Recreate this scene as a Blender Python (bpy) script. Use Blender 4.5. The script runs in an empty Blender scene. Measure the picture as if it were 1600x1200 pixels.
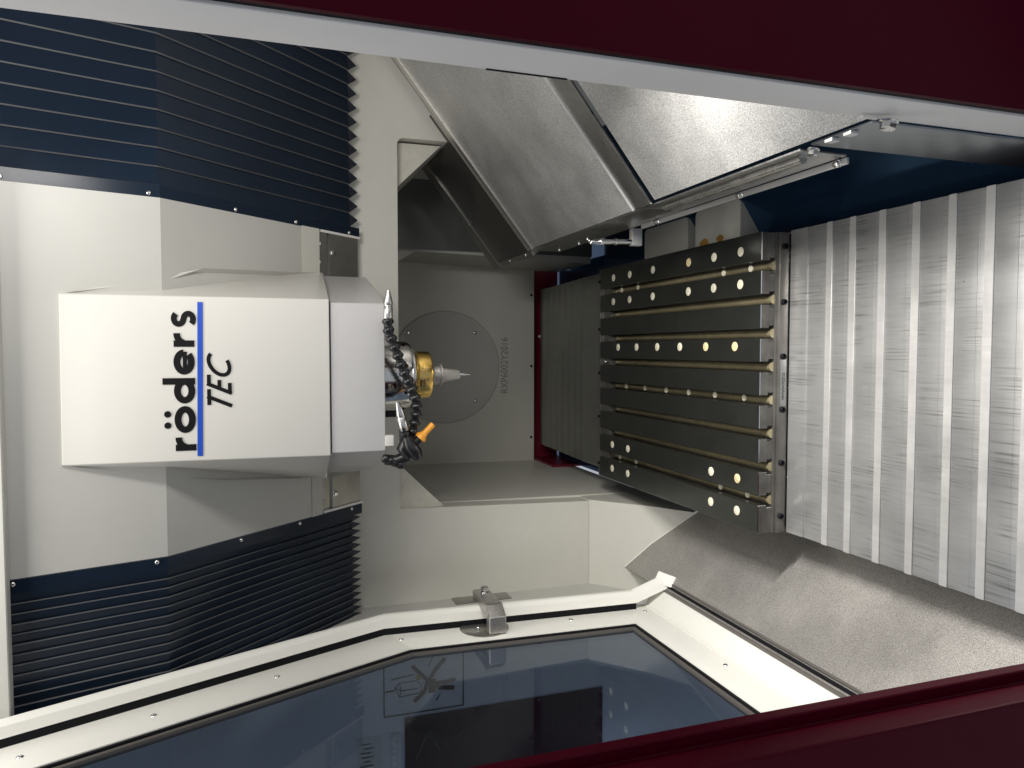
import bpy, bmesh, math, random
from mathutils import Vector, Matrix, Quaternion
random.seed(7)
R = math.radians
S = bpy.context.scene
COL = S.collection
# ------------------------------------------------------------------ camera
cd = bpy.data.cameras.new('camera'); cam = bpy.data.objects.new('camera', cd); COL.objects.link(cam)
cr, cu, cf = Vector((-.0003, -.3208, -.9472)), Vector((.9989, .0438, -.0152)), Vector((-.0464, .9461, -.3204))
cm = Matrix((cr, cu, -cf)).transposed().to_4x4(); cm.translation = Vector((.0642, -1.1608, .8832))
cam.matrix_world = cm
cd.sensor_fit = 'HORIZONTAL'; cd.sensor_width = 36; cd.lens = 1155.15 / 1600 * 36
cd.clip_start = .02; cd.clip_end = 60
S.camera = cam
# ------------------------------------------------------------------ world: the dim, slightly blue workshop around the machine
W = bpy.data.worlds.new('World'); S.world = W; W.use_nodes = True
bg = W.node_tree.nodes['Background']; bg.inputs[0].default_value = (.90, .97, 1.08, 1); bg.inputs[1].default_value = .46
# ------------------------------------------------------------------ work lamps inside the machine, plus one added fill
def area(name, loc, size, sizey, energy, color, aim):
    l = bpy.data.lights.new(name, 'AREA'); l.shape = 'RECTANGLE'; l.size = size; l.size_y = sizey
    l.energy = energy; l.color = color
    o = bpy.data.objects.new(name, l); COL.objects.link(o); o.location = loc
    d = (Vector(aim) - Vector(loc)).normalized()
    o.rotation_euler = d.to_track_quat('-Z', 'Y').to_euler()
    return o
LAMP_TOP = area('ceiling_lamp_light', (.0, -.05, 1.50), 1.0, .24, 5.6, (1, .97, .93), (.0, .10, .3))
LAMP_SIDE = area('side_lamp_light', (.448, -.335, .585), .04, .24, 5.0, (1, .97, .93), (-.25, -.05, -.05))
LAMP_SIDE.data.spread = R(98)
FILL_HIGH = area('upper_fill_light', (.47, -.40, 1.02), .10, .34, 4.6, (1, .975, .94), (.10, .60, .70))  # added fill, brightens the upper right of column and head
S.view_settings.view_transform = 'Standard'; S.view_settings.look = 'None'
S.view_settings.exposure = -0.02; S.view_settings.gamma = 1.0
S.render.engine = 'CYCLES'
S.cycles.max_bounces = 8; S.cycles.glossy_bounces = 5; S.cycles.transparent_max_bounces = 8
S.cycles.use_denoising = True
# ================================================================== materials
def mat(name, color, rough=.5, metal=0, spec=.5, coat=0, noise=None, bump=None, rnoise=None, coat_rough=.1):
    """noise=(scale, amount, stretch) value mottling; bump=(scale,strength,dist,stretch); rnoise=(scale,amount)"""
    m = bpy.data.materials.new(name); m.use_nodes = True
    nt = m.node_tree; b = nt.nodes['Principled BSDF']
    b.inputs['Base Color'].default_value = (*color, 1); b.inputs['Roughness'].default_value = rough
    b.inputs['Metallic'].default_value = metal; b.inputs['Specular IOR Level'].default_value = spec
    b.inputs['Coat Weight'].default_value = coat; b.inputs['Coat Roughness'].default_value = coat_rough
    geo = None
    def coord(st):
        nonlocal geo
        if geo is None: geo = nt.nodes.new('ShaderNodeNewGeometry')
        mp = nt.nodes.new('ShaderNodeMapping'); mp.inputs['Scale'].default_value = st
        nt.links.new(geo.outputs['Position'], mp.inputs['Vector']); return mp.outputs[0]
    def tex(scale, st, detail=4, rg=.55):
        n = nt.nodes.new('ShaderNodeTexNoise'); n.inputs['Scale'].default_value = scale
        n.inputs['Detail'].default_value = detail; n.inputs['Roughness'].default_value = rg
        nt.links.new(coord(st), n.inputs['Vector']); return n.outputs['Fac']
    if noise:
        last = None
        for sc, am, st in noise:
            f = tex(sc, st)
            mr = nt.nodes.new('ShaderNodeMapRange'); mr.inputs[1].default_value = .3; mr.inputs[2].default_value = .7
            mr.inputs[3].default_value = 1 - am; mr.inputs[4].default_value = 1 + am
            nt.links.new(f, mr.inputs[0])
            if last is None: last = mr.outputs[0]
            else:
                mu = nt.nodes.new('ShaderNodeMath'); mu.operation = 'MULTIPLY'
                nt.links.new(last, mu.inputs[0]); nt.links.new(mr.outputs[0], mu.inputs[1]); last = mu.outputs[0]
        vm = nt.nodes.new('ShaderNodeVectorMath'); vm.operation = 'SCALE'
        vm.inputs[0].default_value = color; nt.links.new(last, vm.inputs['Scale'])
        nt.links.new(vm.outputs[0], b.inputs['Base Color'])
    if rnoise:
        f = tex(rnoise[0], rnoise[2] if len(rnoise) > 2 else (1, 1, 1))
        mr = nt.nodes.new('ShaderNodeMapRange'); mr.inputs[1].default_value = .3; mr.inputs[2].default_value = .7
        mr.inputs[3].default_value = max(.02, rough - rnoise[1]); mr.inputs[4].default_value = rough + rnoise[1]
        nt.links.new(f, mr.inputs[0]); nt.links.new(mr.outputs[0], b.inputs['Roughness'])
    if bump:
        f = tex(bump[0], bump[3] if len(bump) > 3 else (1, 1, 1), 3)
        bn = nt.nodes.new('ShaderNodeBump'); bn.inputs['Strength'].default_value = bump[1]; bn.inputs['Distance'].default_value = bump[2]
        nt.links.new(f, bn.inputs['Height']); nt.links.new(bn.outputs[0], b.inputs['Normal'])
    return m
one = (1, 1, 1)
M = {}
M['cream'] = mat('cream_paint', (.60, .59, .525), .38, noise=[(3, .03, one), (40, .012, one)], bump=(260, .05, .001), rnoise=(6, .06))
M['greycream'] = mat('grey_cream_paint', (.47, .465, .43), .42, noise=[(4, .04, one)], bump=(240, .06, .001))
M['cast'] = mat('rough_cast_paint', (.60, .58, .50), .5, noise=[(60, .06, one)], bump=(90, .5, .004))
M['headwhite'] = mat('head_white_paint', (.60, .585, .54), .26, noise=[(3, .02, one)], bump=(200, .03, .001))
M['capgrey'] = mat('cap_grey_paint', (.52, .51, .50), .33, noise=[(5, .03, one)], bump=(200, .04, .001))
M['framewhite'] = mat('frame_white_paint', (.76, .75, .69), .35, noise=[(5, .02, one)], bump=(200, .03, .001))
M['jamb'] = mat('jamb_grey_paint', (.78, .755, .73), .45, noise=[(6, .04, one)])
M['red'] = mat('dark_red_paint', (.050, .0004, .0068), .42, spec=.06, noise=[(5, .06, one)])
M['redin'] = mat('inner_red_paint', (.16, .006, .02), .4)
M['navy'] = mat('navy_painted_shade', (.032, .085, .175), .14, metal=.7, noise=[(5, .12, one)], rnoise=(7, .08))  # navy stands in for shade and blue reflections on the sheet
M['black'] = mat('black_rubber', (.008, .008, .010), .6, spec=.12)
M['gapblue'] = mat('seal_rubber', (.018, .022, .035), .45)
M['sealgrey'] = mat('grey_seal', (.11, .10, .09), .4)
M['speck'] = mat('speckled_steel', (.56, .555, .54), .50, metal=.8, noise=[(560, .45, one), (7, .10, one)], bump=(520, .4, .0008), rnoise=(9, .10))
M['speckdark'] = mat('speckled_grey_sheet', (.41, .39, .365), .42, metal=.6, noise=[(560, .42, one), (6, .14, one)], bump=(520, .35, .0008), rnoise=(9, .10))
M['steel'] = mat('bright_steel', (.58, .57, .55), .27, metal=1, noise=[(200, .06, (1, .05, 1))], rnoise=(30, .06))
M['steelv'] = mat('brushed_plate', (.46, .46, .45), .33, metal=1, noise=[(160, .12, (1, 6, .06)), (6, .08, one)], rnoise=(60, .08, (1, 5, .08)))
M['lip'] = mat('cover_lip_steel', (.74, .73, .71), .38, metal=.7, noise=[(180, .05, (1, .06, 1)), (12, .05, one)], rnoise=(20, .06))
M['bracket'] = mat('bracket_steel', (.35, .34, .31), .35, metal=.85, noise=[(20, .10, one)])
M['steelr'] = mat('rail_steel', (.60, .58, .54), .36, metal=.9, noise=[(160, .10, (1, 5, .3))])
M['sidep'] = mat('side_plate_steel', (.30, .325, .35), .30, metal=.9, noise=[(160, .12, (1, 6, .06))])
M['chrome'] = mat('chrome', (.75, .75, .74), .12, metal=1)
M['castmetal'] = mat('cast_latch_metal', (.50, .48, .45), .38, metal=.9, noise=[(180, .15, one)], bump=(220, .25, .001))
M['slab'] = mat('table_steel', (.098, .102, .095), .20, metal=.85, noise=[(14, .10, one), (160, .05, (1, .1, 1))], rnoise=(12, .06))
M['slabfront'] = mat('slab_front_steel', (.15, .145, .135), .34, metal=.75, noise=[(120, .14, (.05, 1, 1)), (22, .35, one)])
M['tabfront'] = mat('table_front_steel', (.22, .21, .195), .36, metal=.8, noise=[(120, .14, (.05, 1, 1)), (18, .2, one)])
M['slot'] = mat('oily_slot_floor', (.52, .45, .28), .24, metal=.75, noise=[(9, .30, (1, .5, 1)), (60, .12, one)])
M['plug'] = mat('cream_plug', (.74, .70, .55), .45, noise=[(45, .15, one)])
M['plugy'] = mat('yellowed_plug', (.74, .61, .34), .45, noise=[(60, .2, one)])
M['rearcov'] = mat('rear_cover_steel', (.28, .285, .265), .30, metal=.85, noise=[(120, .08, (1, .1, 1)), (8, .1, one)])
M['lamella'] = mat('navy_lamella', (.010, .0175, .031), .22, spec=.16, noise=[(3, .15, one)], rnoise=(4, .05))
M['lamedge'] = mat('lamella_edge', (.105, .105, .11), .4, metal=.2)
M['lamfold'] = mat('bellows_fold', (.008, .012, .022), .5)
M['gold'] = mat('gold_ring', (.66, .44, .12), .25, metal=1, noise=[(30, .06, one)])
M['holder'] = mat('holder_steel', (.42, .40, .37), .38, metal=.7)
M['spindle'] = mat('spindle_chrome', (.60, .585, .56), .16, metal=1, rnoise=(30, .05))
M['hose'] = mat('black_hose_plastic', (.012, .012, .013), .30, spec=.6)
M['orange'] = mat('orange_plastic', (.78, .33, .03), .38)
M['ink'] = mat('black_print', (.008, .0075, .008), .5, spec=.12)
M['blue'] = mat('blue_print', (.008, .06, .42), .4)
M['engrave'] = mat('engraved_shadow', (.26, .25, .215), .5)
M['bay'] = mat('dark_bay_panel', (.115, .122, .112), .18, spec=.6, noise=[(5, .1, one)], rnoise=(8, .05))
M['hatch'] = mat('dark_hatch_panel', (.060, .054, .050), .2, metal=.3, noise=[(6, .1, one)])
M['board'] = mat('cabinet_panel', (.72, .74, .77), .5)
M['label'] = mat('paper_label', (.62, .64, .62), .6)
M['figure'] = mat('print_maroon', (.06, .02, .03), .6)
M['yellow'] = mat('print_yellow', (.42, .40, .12), .6)
M['rust'] = mat('rust_stain', (.42, .22, .04), .6, noise=[(120, .3, one)])
M['lampbody'] = mat('lamp_housing', (.5, .5, .5), .4, metal=.5)
M['chip'] = mat('bright_chip', (.85, .85, .84), .2, metal=1)
M['oil'] = mat('oil_stain', (.045, .03, .015), .35)
# cover plate: steel with scraped dark streaks running along the travel direction
def cover_mat():
    m = mat('cover_plate_steel', (.50, .50, .49), .34, metal=.72, noise=[(150, .06, (1, .08, 1)), (5, .10, one)], rnoise=(14, .07, (1, .3, 1)))
    nt = m.node_tree; b = nt.nodes['Principled BSDF']
    src = b.inputs['Base Color'].links[0].from_socket
    geo = nt.nodes.new('ShaderNodeNewGeometry')
    def tx(scale, st, lo, hi, det=3):
        mp = nt.nodes.new('ShaderNodeMapping'); mp.inputs['Scale'].default_value = st
        nt.links.new(geo.outputs['Position'], mp.inputs[0])
        n = nt.nodes.new('ShaderNodeTexNoise'); n.inputs['Scale'].default_value = scale; n.inputs['Detail'].default_value = det
        nt.links.new(mp.outputs[0], n.inputs['Vector'])
        r = nt.nodes.new('ShaderNodeMapRange'); r.inputs[1].default_value = lo; r.inputs[2].default_value = hi
        nt.links.new(n.outputs['Fac'], r.inputs[0]); return r.outputs[0]
    a = tx(1, (360, 8, 1), .52, .68, 2); c = tx(1, (8, 15, 1), .42, .60, 2)
    mu = nt.nodes.new('ShaderNodeMath'); mu.operation = 'MULTIPLY'; nt.links.new(a, mu.inputs[0]); nt.links.new(c, mu.inputs[1])
    mu2 = nt.nodes.new('ShaderNodeMath'); mu2.operation = 'MULTIPLY'; nt.links.new(mu.outputs[0], mu2.inputs[0]); mu2.inputs[1].default_value = .50
    mx = nt.nodes.new('ShaderNodeMix'); mx.data_type = 'RGBA'
    nt.links.new(mu2.outputs[0], mx.inputs['Factor']); nt.links.new(src, mx.inputs[6]); mx.inputs[7].default_value = (.07, .065, .06, 1)
    nt.links.new(mx.outputs[2], b.inputs['Base Color'])
    return m
M['cover'] = cover_mat()
# tinted window glass
def glass_mat(name, tint, ior=1.5):
    m = bpy.data.materials.new(name); m.use_nodes = True; nt = m.node_tree
    for n in list(nt.nodes): nt.nodes.remove(n)
    out = nt.nodes.new('ShaderNodeOutputMaterial'); mix = nt.nodes.new('ShaderNodeMixShader')
    tr = nt.nodes.new('ShaderNodeBsdfTransparent'); tr.inputs[0].default_value = (*tint, 1)
    gl = nt.nodes.new('ShaderNodeBsdfGlossy'); gl.inputs['Roughness'].default_value = .015; gl.inputs['Color'].default_value = (.9, .95, 1, 1)
    fr = nt.nodes.new('ShaderNodeFresnel')
    gg = nt.nodes.new('ShaderNodeNewGeometry'); mr = nt.nodes.new('ShaderNodeMapRange')
    mr.inputs[3].default_value = ior; mr.inputs[4].default_value = 1 / ior      # same reflectance from both faces of the pane
    nt.links.new(gg.outputs['Backfacing'], mr.inputs[0]); nt.links.new(mr.outputs[0], fr.inputs['IOR'])
    nt.links.new(fr.outputs[0], mix.inputs[0]); nt.links.new(tr.outputs[0], mix.inputs[1]); nt.links.new(gl.outputs[0], mix.inputs[2])
    nt.links.new(mix.outputs[0], out.inputs[0]); return m
M['glass'] = glass_mat('tinted_window_glass', (.52, .57, .63), 1.5)
def emit_mat(name, col, st):
    m = bpy.data.materials.new(name); m.use_nodes = True; nt = m.node_tree; b = nt.nodes['Principled BSDF']
    b.inputs['Base Color'].default_value = (.9, .9, .9, 1)
    b.inputs['Emission Color'].default_value = (*col, 1); b.inputs['Emission Strength'].default_value = st; return m
M['tube'] = emit_mat('lamp_diffuser', (1, .965, .9), 3)
# ================================================================== mesh helpers
def tag(o, label=None, cat=None, group=None, kind=None):
    for k, v in (('label', label), ('category', cat), ('group', group), ('kind', kind)):
        if v: o[k] = v
    return o
def thing(name, label, cat, loc=(0, 0, 0), group=None):
    o = bpy.data.objects.new(name, None); COL.objects.link(o); o.location = loc; o.empty_display_size = .05
    return tag(o, label, cat, group)
def woff(p):
    v = Vector((0, 0, 0))
    while p is not None: v += p.location; p = p.parent
    return v
def finish(bm, name, m, parent, smooth=22):
    bmesh.ops.recalc_face_normals(bm, faces=bm.faces)
    me = bpy.data.meshes.new(name)
    off = woff(parent)
    if off.length: bmesh.ops.translate(bm, verts=bm.verts, vec=-off)
    bm.to_mesh(me); bm.free()
    mats = m if isinstance(m, (list, tuple)) else [m]
    for k in mats: me.materials.append(M[k])
    if smooth: me.shade_smooth(); me.set_sharp_from_angle(angle=R(smooth))
    o = bpy.data.objects.new(name, me); COL.objects.link(o)
    if parent is not None: o.parent = parent
    return o
def bev(bm, w, seg=2, angle=30):
    if w <= 0: return
    es = [e for e in bm.edges if len(e.link_faces) == 2 and e.calc_face_angle(0) > R(angle)]
    bmesh.ops.bevel(bm, geom=es, offset=w, segments=seg, profile=.7, affect='EDGES', clamp_overlap=True)
def poly_bm(vs, fs):
    bm = bmesh.new(); v = [bm.verts.new(p) for p in vs]
    for f in fs: bm.faces.new([v[i] for i in f])
    bmesh.ops.recalc_face_normals(bm, faces=bm.faces)
    return bm
def raw(name, vs, fs, m, parent=None, b=0, seg=2):
    bm = poly_bm(vs, fs); bev(bm, b, seg); return finish(bm, name, m, parent)
def box_bm(lo, hi):
    x0, y0, z0 = lo; x1, y1, z1 = hi
    return poly_bm([(x0, y0, z0), (x1, y0, z0), (x1, y1, z0), (x0, y1, z0), (x0, y0, z1), (x1, y0, z1), (x1, y1, z1), (x0, y1, z1)],
                   [(0, 1, 2, 3), (4, 5, 6, 7), (0, 1, 5, 4), (1, 2, 6, 5), (2, 3, 7, 6), (3, 0, 4, 7)])
def box(name, lo, hi, m, parent=None, b=.0015, seg=2):
    bm = box_bm(lo, hi); bev(bm, b, seg); return finish(bm, name, m, parent)
def prism(name, poly, ax, a, c, m, parent=None, b=0, seg=2):
    """poly in the two other axes (x,y order kept), extruded along ax from a to c"""
    def P(u, v, t): return {'X': (t, u, v), 'Y': (u, t, v), 'Z': (u, v, t)}[ax]
    n = len(poly); vs = [P(u, v, a) for u, v in poly] + [P(u, v, c) for u, v in poly]
    fs = [tuple(range(n)), tuple(range(n, 2 * n))] + [(i, (i + 1) % n, n + (i + 1) % n, n + i) for i in range(n)]
    return raw(name, vs, fs, m, parent, b, seg)
def slabpoly(name, pts, thick, m, parent=None, b=0, seg=2):
    """flat polygon pts (3d) extruded by vector thick"""
    t = Vector(thick); n = len(pts); vs = [Vector(p) for p in pts] + [Vector(p) + t for p in pts]
    fs = [tuple(range(n)), tuple(range(n, 2 * n))] + [(i, (i + 1) % n, n + (i + 1) % n, n + i) for i in range(n)]
    return raw(name, vs, fs, m, parent, b, seg)
def lathe_bm(prof, o, d, n=24):
    """prof (radius, height along d)"""
    d = Vector(d).normalized(); q = Vector((0, 0, 1)).rotation_difference(d); o = Vector(o)
    bm = bmesh.new(); rings = []
    for r, h in prof:
        if r < 1e-6: rings.append([bm.verts.new(o + q @ Vector((0, 0, h)))])
        else: rings.append([bm.verts.new(o + q @ Vector((r * math.cos(2 * math.pi * i / n), r * math.sin(2 * math.pi * i / n), h))) for i in range(n)])
    for a, b in zip(rings, rings[1:]):
        for i in range(n):
            j = (i + 1) % n
            f = [a[i % len(a)], a[j % len(a)], b[j % len(b)], b[i % len(b)]]
            u = []
            for v in f:
                if v not in u: u.append(v)
            if len(u) > 2: bm.faces.new(u)
    for r in (rings[0], rings[-1]):
        if len(r) > 2: bm.faces.new(r)
    return bm
def lathe(name, prof, o, d, m, parent=None, n=24): return finish(lathe_bm(prof, o, d, n), name, m, parent, 40)
def tube_bm(pts, r, n=10, bm=None):
    bm = bm or bmesh.new(); pts = [Vector(p) for p in pts]; prev = None
    up = Vector((0, 0, 1))
    for i, p in enumerate(pts):
        t = (pts[min(i + 1, len(pts) - 1)] - pts[max(i - 1, 0)]).normalized()
        if abs(t.dot(up)) > .9: a = t.cross(Vector((1, 0, 0))).normalized()
        else: a = t.cross(up).normalized()
        c = t.cross(a); rr = r[i] if isinstance(r, (list, tuple)) else r
        ring = [bm.verts.new(p + a * rr * math.cos(2 * math.pi * k / n) + c * rr * math.sin(2 * math.pi * k / n)) for k in range(n)]
        if prev:
            for k in range(n): bm.faces.new((prev[k], prev[(k + 1) % n], ring[(k + 1) % n], ring[k]))
        else: bm.faces.new(ring)
        prev = ring
    bm.faces.new(prev); return bm
def tube(name, pts, r, m, parent=None, n=10): return finish(tube_bm(pts, r, n), name, m, parent, 50)
SHARED = {}
def inst(name, key, build, m, loc, d, parent, label=None):
    """a small repeated piece (screw, plug ...): shared mesh, built along +Z, turned to face d"""
    if key not in SHARED:
        bm = build(); bmesh.ops.recalc_face_normals(bm, faces=bm.faces)
        me = bpy.data.meshes.new(name); bm.to_mesh(me); bm.free(); me.materials.append(M[m]); me.shade_smooth(); me.set_sharp_from_angle(angle=R(40)); SHARED[key] = me
    o = bpy.data.objects.new(name, SHARED[key]); COL.objects.link(o); o.parent = parent
    o.location = Vector(loc) - woff(parent)
    o.rotation_mode = 'QUATERNION'; o.rotation_quaternion = Vector((0, 0, 1)).rotation_difference(Vector(d).normalized())
    if label: o['label'] = label
    return o
def socket_prof(r, h): return [(0, h * .35), (r * .48, h * .35), (r * .52, h), (r * .86, h), (r, h * .82), (r, -.001)]
def screw(loc, d, parent, r=.0045, h=.004, m='black', name='socket_screw'):
    return inst(name, ('sk', r, h, m), lambda: lathe_bm(socket_prof(r, h), (0, 0, 0), (0, 0, 1), 12), m, loc, d, parent)
def dome(loc, d, parent, r=.004, h=.0022, m='chrome', name='button_screw'):
    pr = [(0, h * .55), (r * .32, h * .55), (r * .36, h), (r * .6, h * .9), (r * .88, h * .55), (r, 0), (r, -.0005)]
    return inst(name, ('dm', r, h, m), lambda: lathe_bm(pr, (0, 0, 0), (0, 0, 1), 14), m, loc, d, parent)
def hexbolt(loc, d, parent, r=.008, h=.007, m='chrome', name='hex_bolt'):
    def b():
        bm = lathe_bm([(r * 1.2, 0), (r * 1.2, h * .15), (r * 1.05, h * .22)], (0, 0, 0), (0, 0, 1), 16)
        b2 = lathe_bm([(r, h * .2), (r, h * .95), (r * .8, h), (0, h)], (0, 0, 0), (0, 0, 1), 6)
        me = bpy.data.meshes.new('t'); b2.to_mesh(me); b2.free(); bm.from_mesh(me); bpy.data.meshes.remove(me); return bm
    return inst(name, ('hx', r, h, m), b, m, loc, d, parent)
# strokes for lettering: polylines of a set width laid on a plane (origin o, axes eu, ev), raised by t
def stroke_bm(lines, o, eu, ev, t):
    eu, ev = Vector(eu), Vector(ev); n = eu.cross(ev).normalized(); o = Vector(o); bm = bmesh.new(); t0 = t
    for li, (pts, w, closed) in enumerate(lines):
        t = t0 + li * .00012; b0 = -.0002 * li
        L = []; N = len(pts)
        for i in range(N):
            p = Vector(pts[i]); a = Vector(pts[(i - 1) % N] if closed or i > 0 else pts[i]); c = Vector(pts[(i + 1) % N] if closed or i < N - 1 else pts[i])
            d1 = (p - a); d2 = (c - p)
            d1 = d1.normalized() if d1.length > 1e-9 else d2.normalized(); d2 = d2.normalized() if d2.length > 1e-9 else d1
            tt = (d1 + d2).normalized(); nn = Vector((-tt.y, tt.x)); k = 1 / max(.35, nn.dot(Vector((-d1.y, d1.x))))
            L.append((p + nn * w / 2 * k, p - nn * w / 2 * k))
        V = []
        for a, c in L:
            V.append([bm.verts.new(o + eu * q.x + ev * q.y + n * h) for q in (a, c) for h in (b0, t)])
        rng = range(N) if closed else range(N - 1)
        for i in rng:
            A, B = V[i], V[(i + 1) % N]
            for q in ((0, 1), (1, 3), (3, 2), (2, 0)): bm.faces.new((A[q[0]], A[q[1]], B[q[1]], B[q[0]]))
        if not closed:
            for A in (V[0], V[-1]): bm.faces.new((A[0], A[1], A[3], A[2]))
    return bm
def strokes(name, lines, o, eu, ev, t, m, parent): return finish(stroke_bm(lines, o, eu, ev, t), name, m, parent, 0)
def arc(cx, cy, rx, ry, a0, a1, n=28): return [(cx + rx * math.cos(R(a0 + (a1 - a0) * i / n)), cy + ry * math.sin(R(a0 + (a1 - a0) * i / n))) for i in range(n + 1)]
def text_obj(name, s, size, o, eu, ev, t, m, parent, xscale=1):
    c = bpy.data.curves.new(name, 'FONT'); c.body = s; c.size = size; c.extrude = t; c.resolution_u = 3
    to = bpy.data.objects.new('tmp', c); COL.objects.link(to)
    dg = bpy.context.evaluated_depsgraph_get(); me = bpy.data.meshes.new_from_object(to.evaluated_get(dg))
    bpy.data.objects.remove(to); bpy.data.curves.remove(c)
    eu, ev = Vector(eu), Vector(ev); n = eu.cross(ev)
    mx = Matrix((eu * xscale, ev, n)).transposed().to_4x4(); mx.translation = Vector(o) - woff(parent)
    me.transform(mx); me.materials.clear(); me.materials.append(M[m])
    ob = bpy.data.objects.new(name, me); COL.objects.link(ob); ob.parent = parent; return ob
def grid_strip(bm, rows, mi=0):
    """rows: list of equal-length vertex coordinate lists -> quads"""
    V = [[bm.verts.new(p) for p in r] for r in rows]
    for a, b in zip(V, V[1:]):
        for i in range(len(a) - 1):
            f = bm.faces.new((a[i], a[i + 1], b[i + 1], b[i])); f.material_index = mi
    return V
# ================================================================== SETTING
CX = .004            # centre line of machine
# ---- portal casting (column with the passage through it)
YP, YB = .635, 1.35
portal = thing('machine_portal', 'cream painted cast machine column with recessed passage and round cover disc', 'machine frame', (CX, YP, -.2))
# front face with opening, rounded top right corner
def arcpt(cx, cz, r, a0, a1, n=6): return [(cx + r * math.cos(R(a0 + (a1 - a0) * i / n)), cz + r * math.sin(R(a0 + (a1 - a0) * i / n))) for i in range(n + 1)]
prism('front_face', [(-.62, .058), (-.341, .058), (-.327, .5665), (.559, .5665)] + [(.559 + .015 * math.sin(R(t)), .5515 + .015 * math.cos(R(t))) for t in (22, 45, 68, 90)] + [(.574, -.15), (1.05, -.15), (1.05, .74), (-.62, .74)], 'Y', YP, YP + .06, 'cream', portal, .0015, 2)
# passage walls, soffit, back wall
slabpoly('passage_wall', [(-.3268, YP + .055, .5664), (-.341, YP + .055, .05), (-.341, YB, -.14), (-.341, YP + .055, -.14), (-.341, YB, -.14), (-.329, YB, .5664)][:1] + [(-.3385, YP + .0595, -.14), (-.3385, YB, -.14), (-.330, YB, .5664)], (-.03, 0, 0), 'cream', portal)
box('passage_ceiling', (-.36, YP + .061, .57), (.62, YB, .60), 'cream', portal, 0)
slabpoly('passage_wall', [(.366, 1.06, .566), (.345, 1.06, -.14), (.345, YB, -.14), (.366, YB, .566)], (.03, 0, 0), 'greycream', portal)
back = box('back_wall', (-.345, YB, -.052), (.385, YB + .03, .60), 'cream', portal, .003, 3)
for x in (-.253, .005, .2607): screw((x, YB, -.0405), (0, -1, 0), back, .0045, .0015, 'black')
disc = lathe('cover_disc', [(0, .006), (.193, .006), (.195, .004), (.195, 0)], (.003, YB, .277), (0, -1, 0), 'greycream', portal, 96)
for x, z in ((.122, .408), (.122, .172), (-.1156, .172), (-.1156, .408)): dome((x, YB - .006, z), (0, -1, 0), disc, .0085, .004, 'chrome')
text_obj('engraved_number', 'RXP6002Y2016', .0365, (-.0935, YB - .0005, .050), (1, 0, 0), (0, 0, 1), .0006, 'engrave', portal, .86)
# corner gussets of the passage (rough cast)
prism('corner_gusset', [(-.329, .5655), (-.2185, .5655), (-.329, .453)], 'Y', YP + .012, YB, 'cast', portal, 0)
prism('corner_gusset', [(.570, .5655), (.4595, .5655), (.570, .453)], 'Y', YP + .03, YB, 'cast', portal, 0)
prism('corner_gusset', [(.371, .5655), (.28, .5655), (.371, .425)], 'Y', YP + .44, YB, 'cast', portal, 0)
# dark bay on the right of the passage
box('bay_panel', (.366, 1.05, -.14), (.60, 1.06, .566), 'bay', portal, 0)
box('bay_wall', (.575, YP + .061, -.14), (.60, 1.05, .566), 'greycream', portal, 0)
# bed casting under the left column (sloping front)
prism('bed_slope', [(.637, .057), (.507, -.06), (.406, -.126), (.28, -.24), (.28, -.30), (.75, -.30), (.75, .057)], 'X', -.64, -.338, 'cream', portal, 0)
# red framed opening behind rear cover
red_open = thing('cover_opening', 'dark red opening below the back wall where the way cover ends', 'opening', (CX, 1.40, -.2))
box('opening_back', (-.345, 1.395, -.16), (.36, 1.40, .0), 'redin', red_open, 0)
box('opening_side', (-.3375, 1.17, -.16), (-.330, 1.395, -.054), 'redin', red_open, 0)
prism('opening_tab', [(.092, -.085), (.132, -.085), (.112, -.060)], 'Y', 1.330, 1.334, 'framewhite', red_open, 0)
# floor below everything
floor = box('floor', (-.34, -.75, -.30), (.62, 1.45, -.165), 'navy', None, 0); tag(floor, kind='structure')
roof = box('roof', (-.66, -.55, 1.575), (1.08, 1.5, 1.60), 'jamb', None, 0); tag(roof, kind='structure')
rw = box('wall', (1.055, -.60, -.30), (1.08, 1.5, 1.574), 'jamb', None, 0); tag(rw, kind='structure')
# ---- speckled side sheet left
def bedY(z):
    return .507 + (z + .06) / .117 * .13 if z > -.06 else .406 + (z + .126) / .066 * .101
sl = (-.012 + .126) / (.505 - .336)
sx = [-.505, -.47, -.434, -.40, -.37, -.336, -.30, -.27]
chute = thing('side_chute_sheet', 'speckled grey sheet metal chute sloping down beside the left door', 'chute', (-.4, -.2, -.1))
top = []
for x in sx:
    z = -.126 - sl * (x + .336); top.append((x, max(bedY(z) - .002, .3), z))
pts = [(-.505, -.72, -.012), (-.27, -.72, -.126 - sl * .066)] + top[::-1]
nrm = Vector((sl, 0, 1)).normalized()
slabpoly('chute_plate', pts, -nrm * .004, 'speckdark', chute)
tube('edge_bead', [Vector(p) + nrm * .0012 + Vector((0, -.001, 0)) for p in top], .0022, 'framewhite', chute, 8)
# seal strips along the sill
for k, (dx, r, m_) in enumerate(((.0035, .0038, 'sealgrey'), (.0125, .0034, 'black'), (.0195, .003, 'sealgrey'))):
    x = -.507 + dx; z = -.012 - sl * (dx - .002) + r * .6
    tube('seal_strip', [(x, -.72, z), (x, .395, z)], r, m_, chute, 8)
# ---- right lower sheet (shade and blue reflection painted in as navy, under the guard)
rs = thing('lower_side_sheet', 'glossy sheet with painted-in navy shade, sloping down under the right steel guard', 'sheet', (.4, 0, -.1))
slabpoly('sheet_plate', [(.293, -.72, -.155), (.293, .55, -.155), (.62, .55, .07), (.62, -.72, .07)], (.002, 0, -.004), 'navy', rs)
box('red_reflection_strip', (.2955, -.72, -.15), (.299, .19, -.118), 'redin', rs, .0005)  # red strip painting in the red reflection along the sheet
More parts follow.
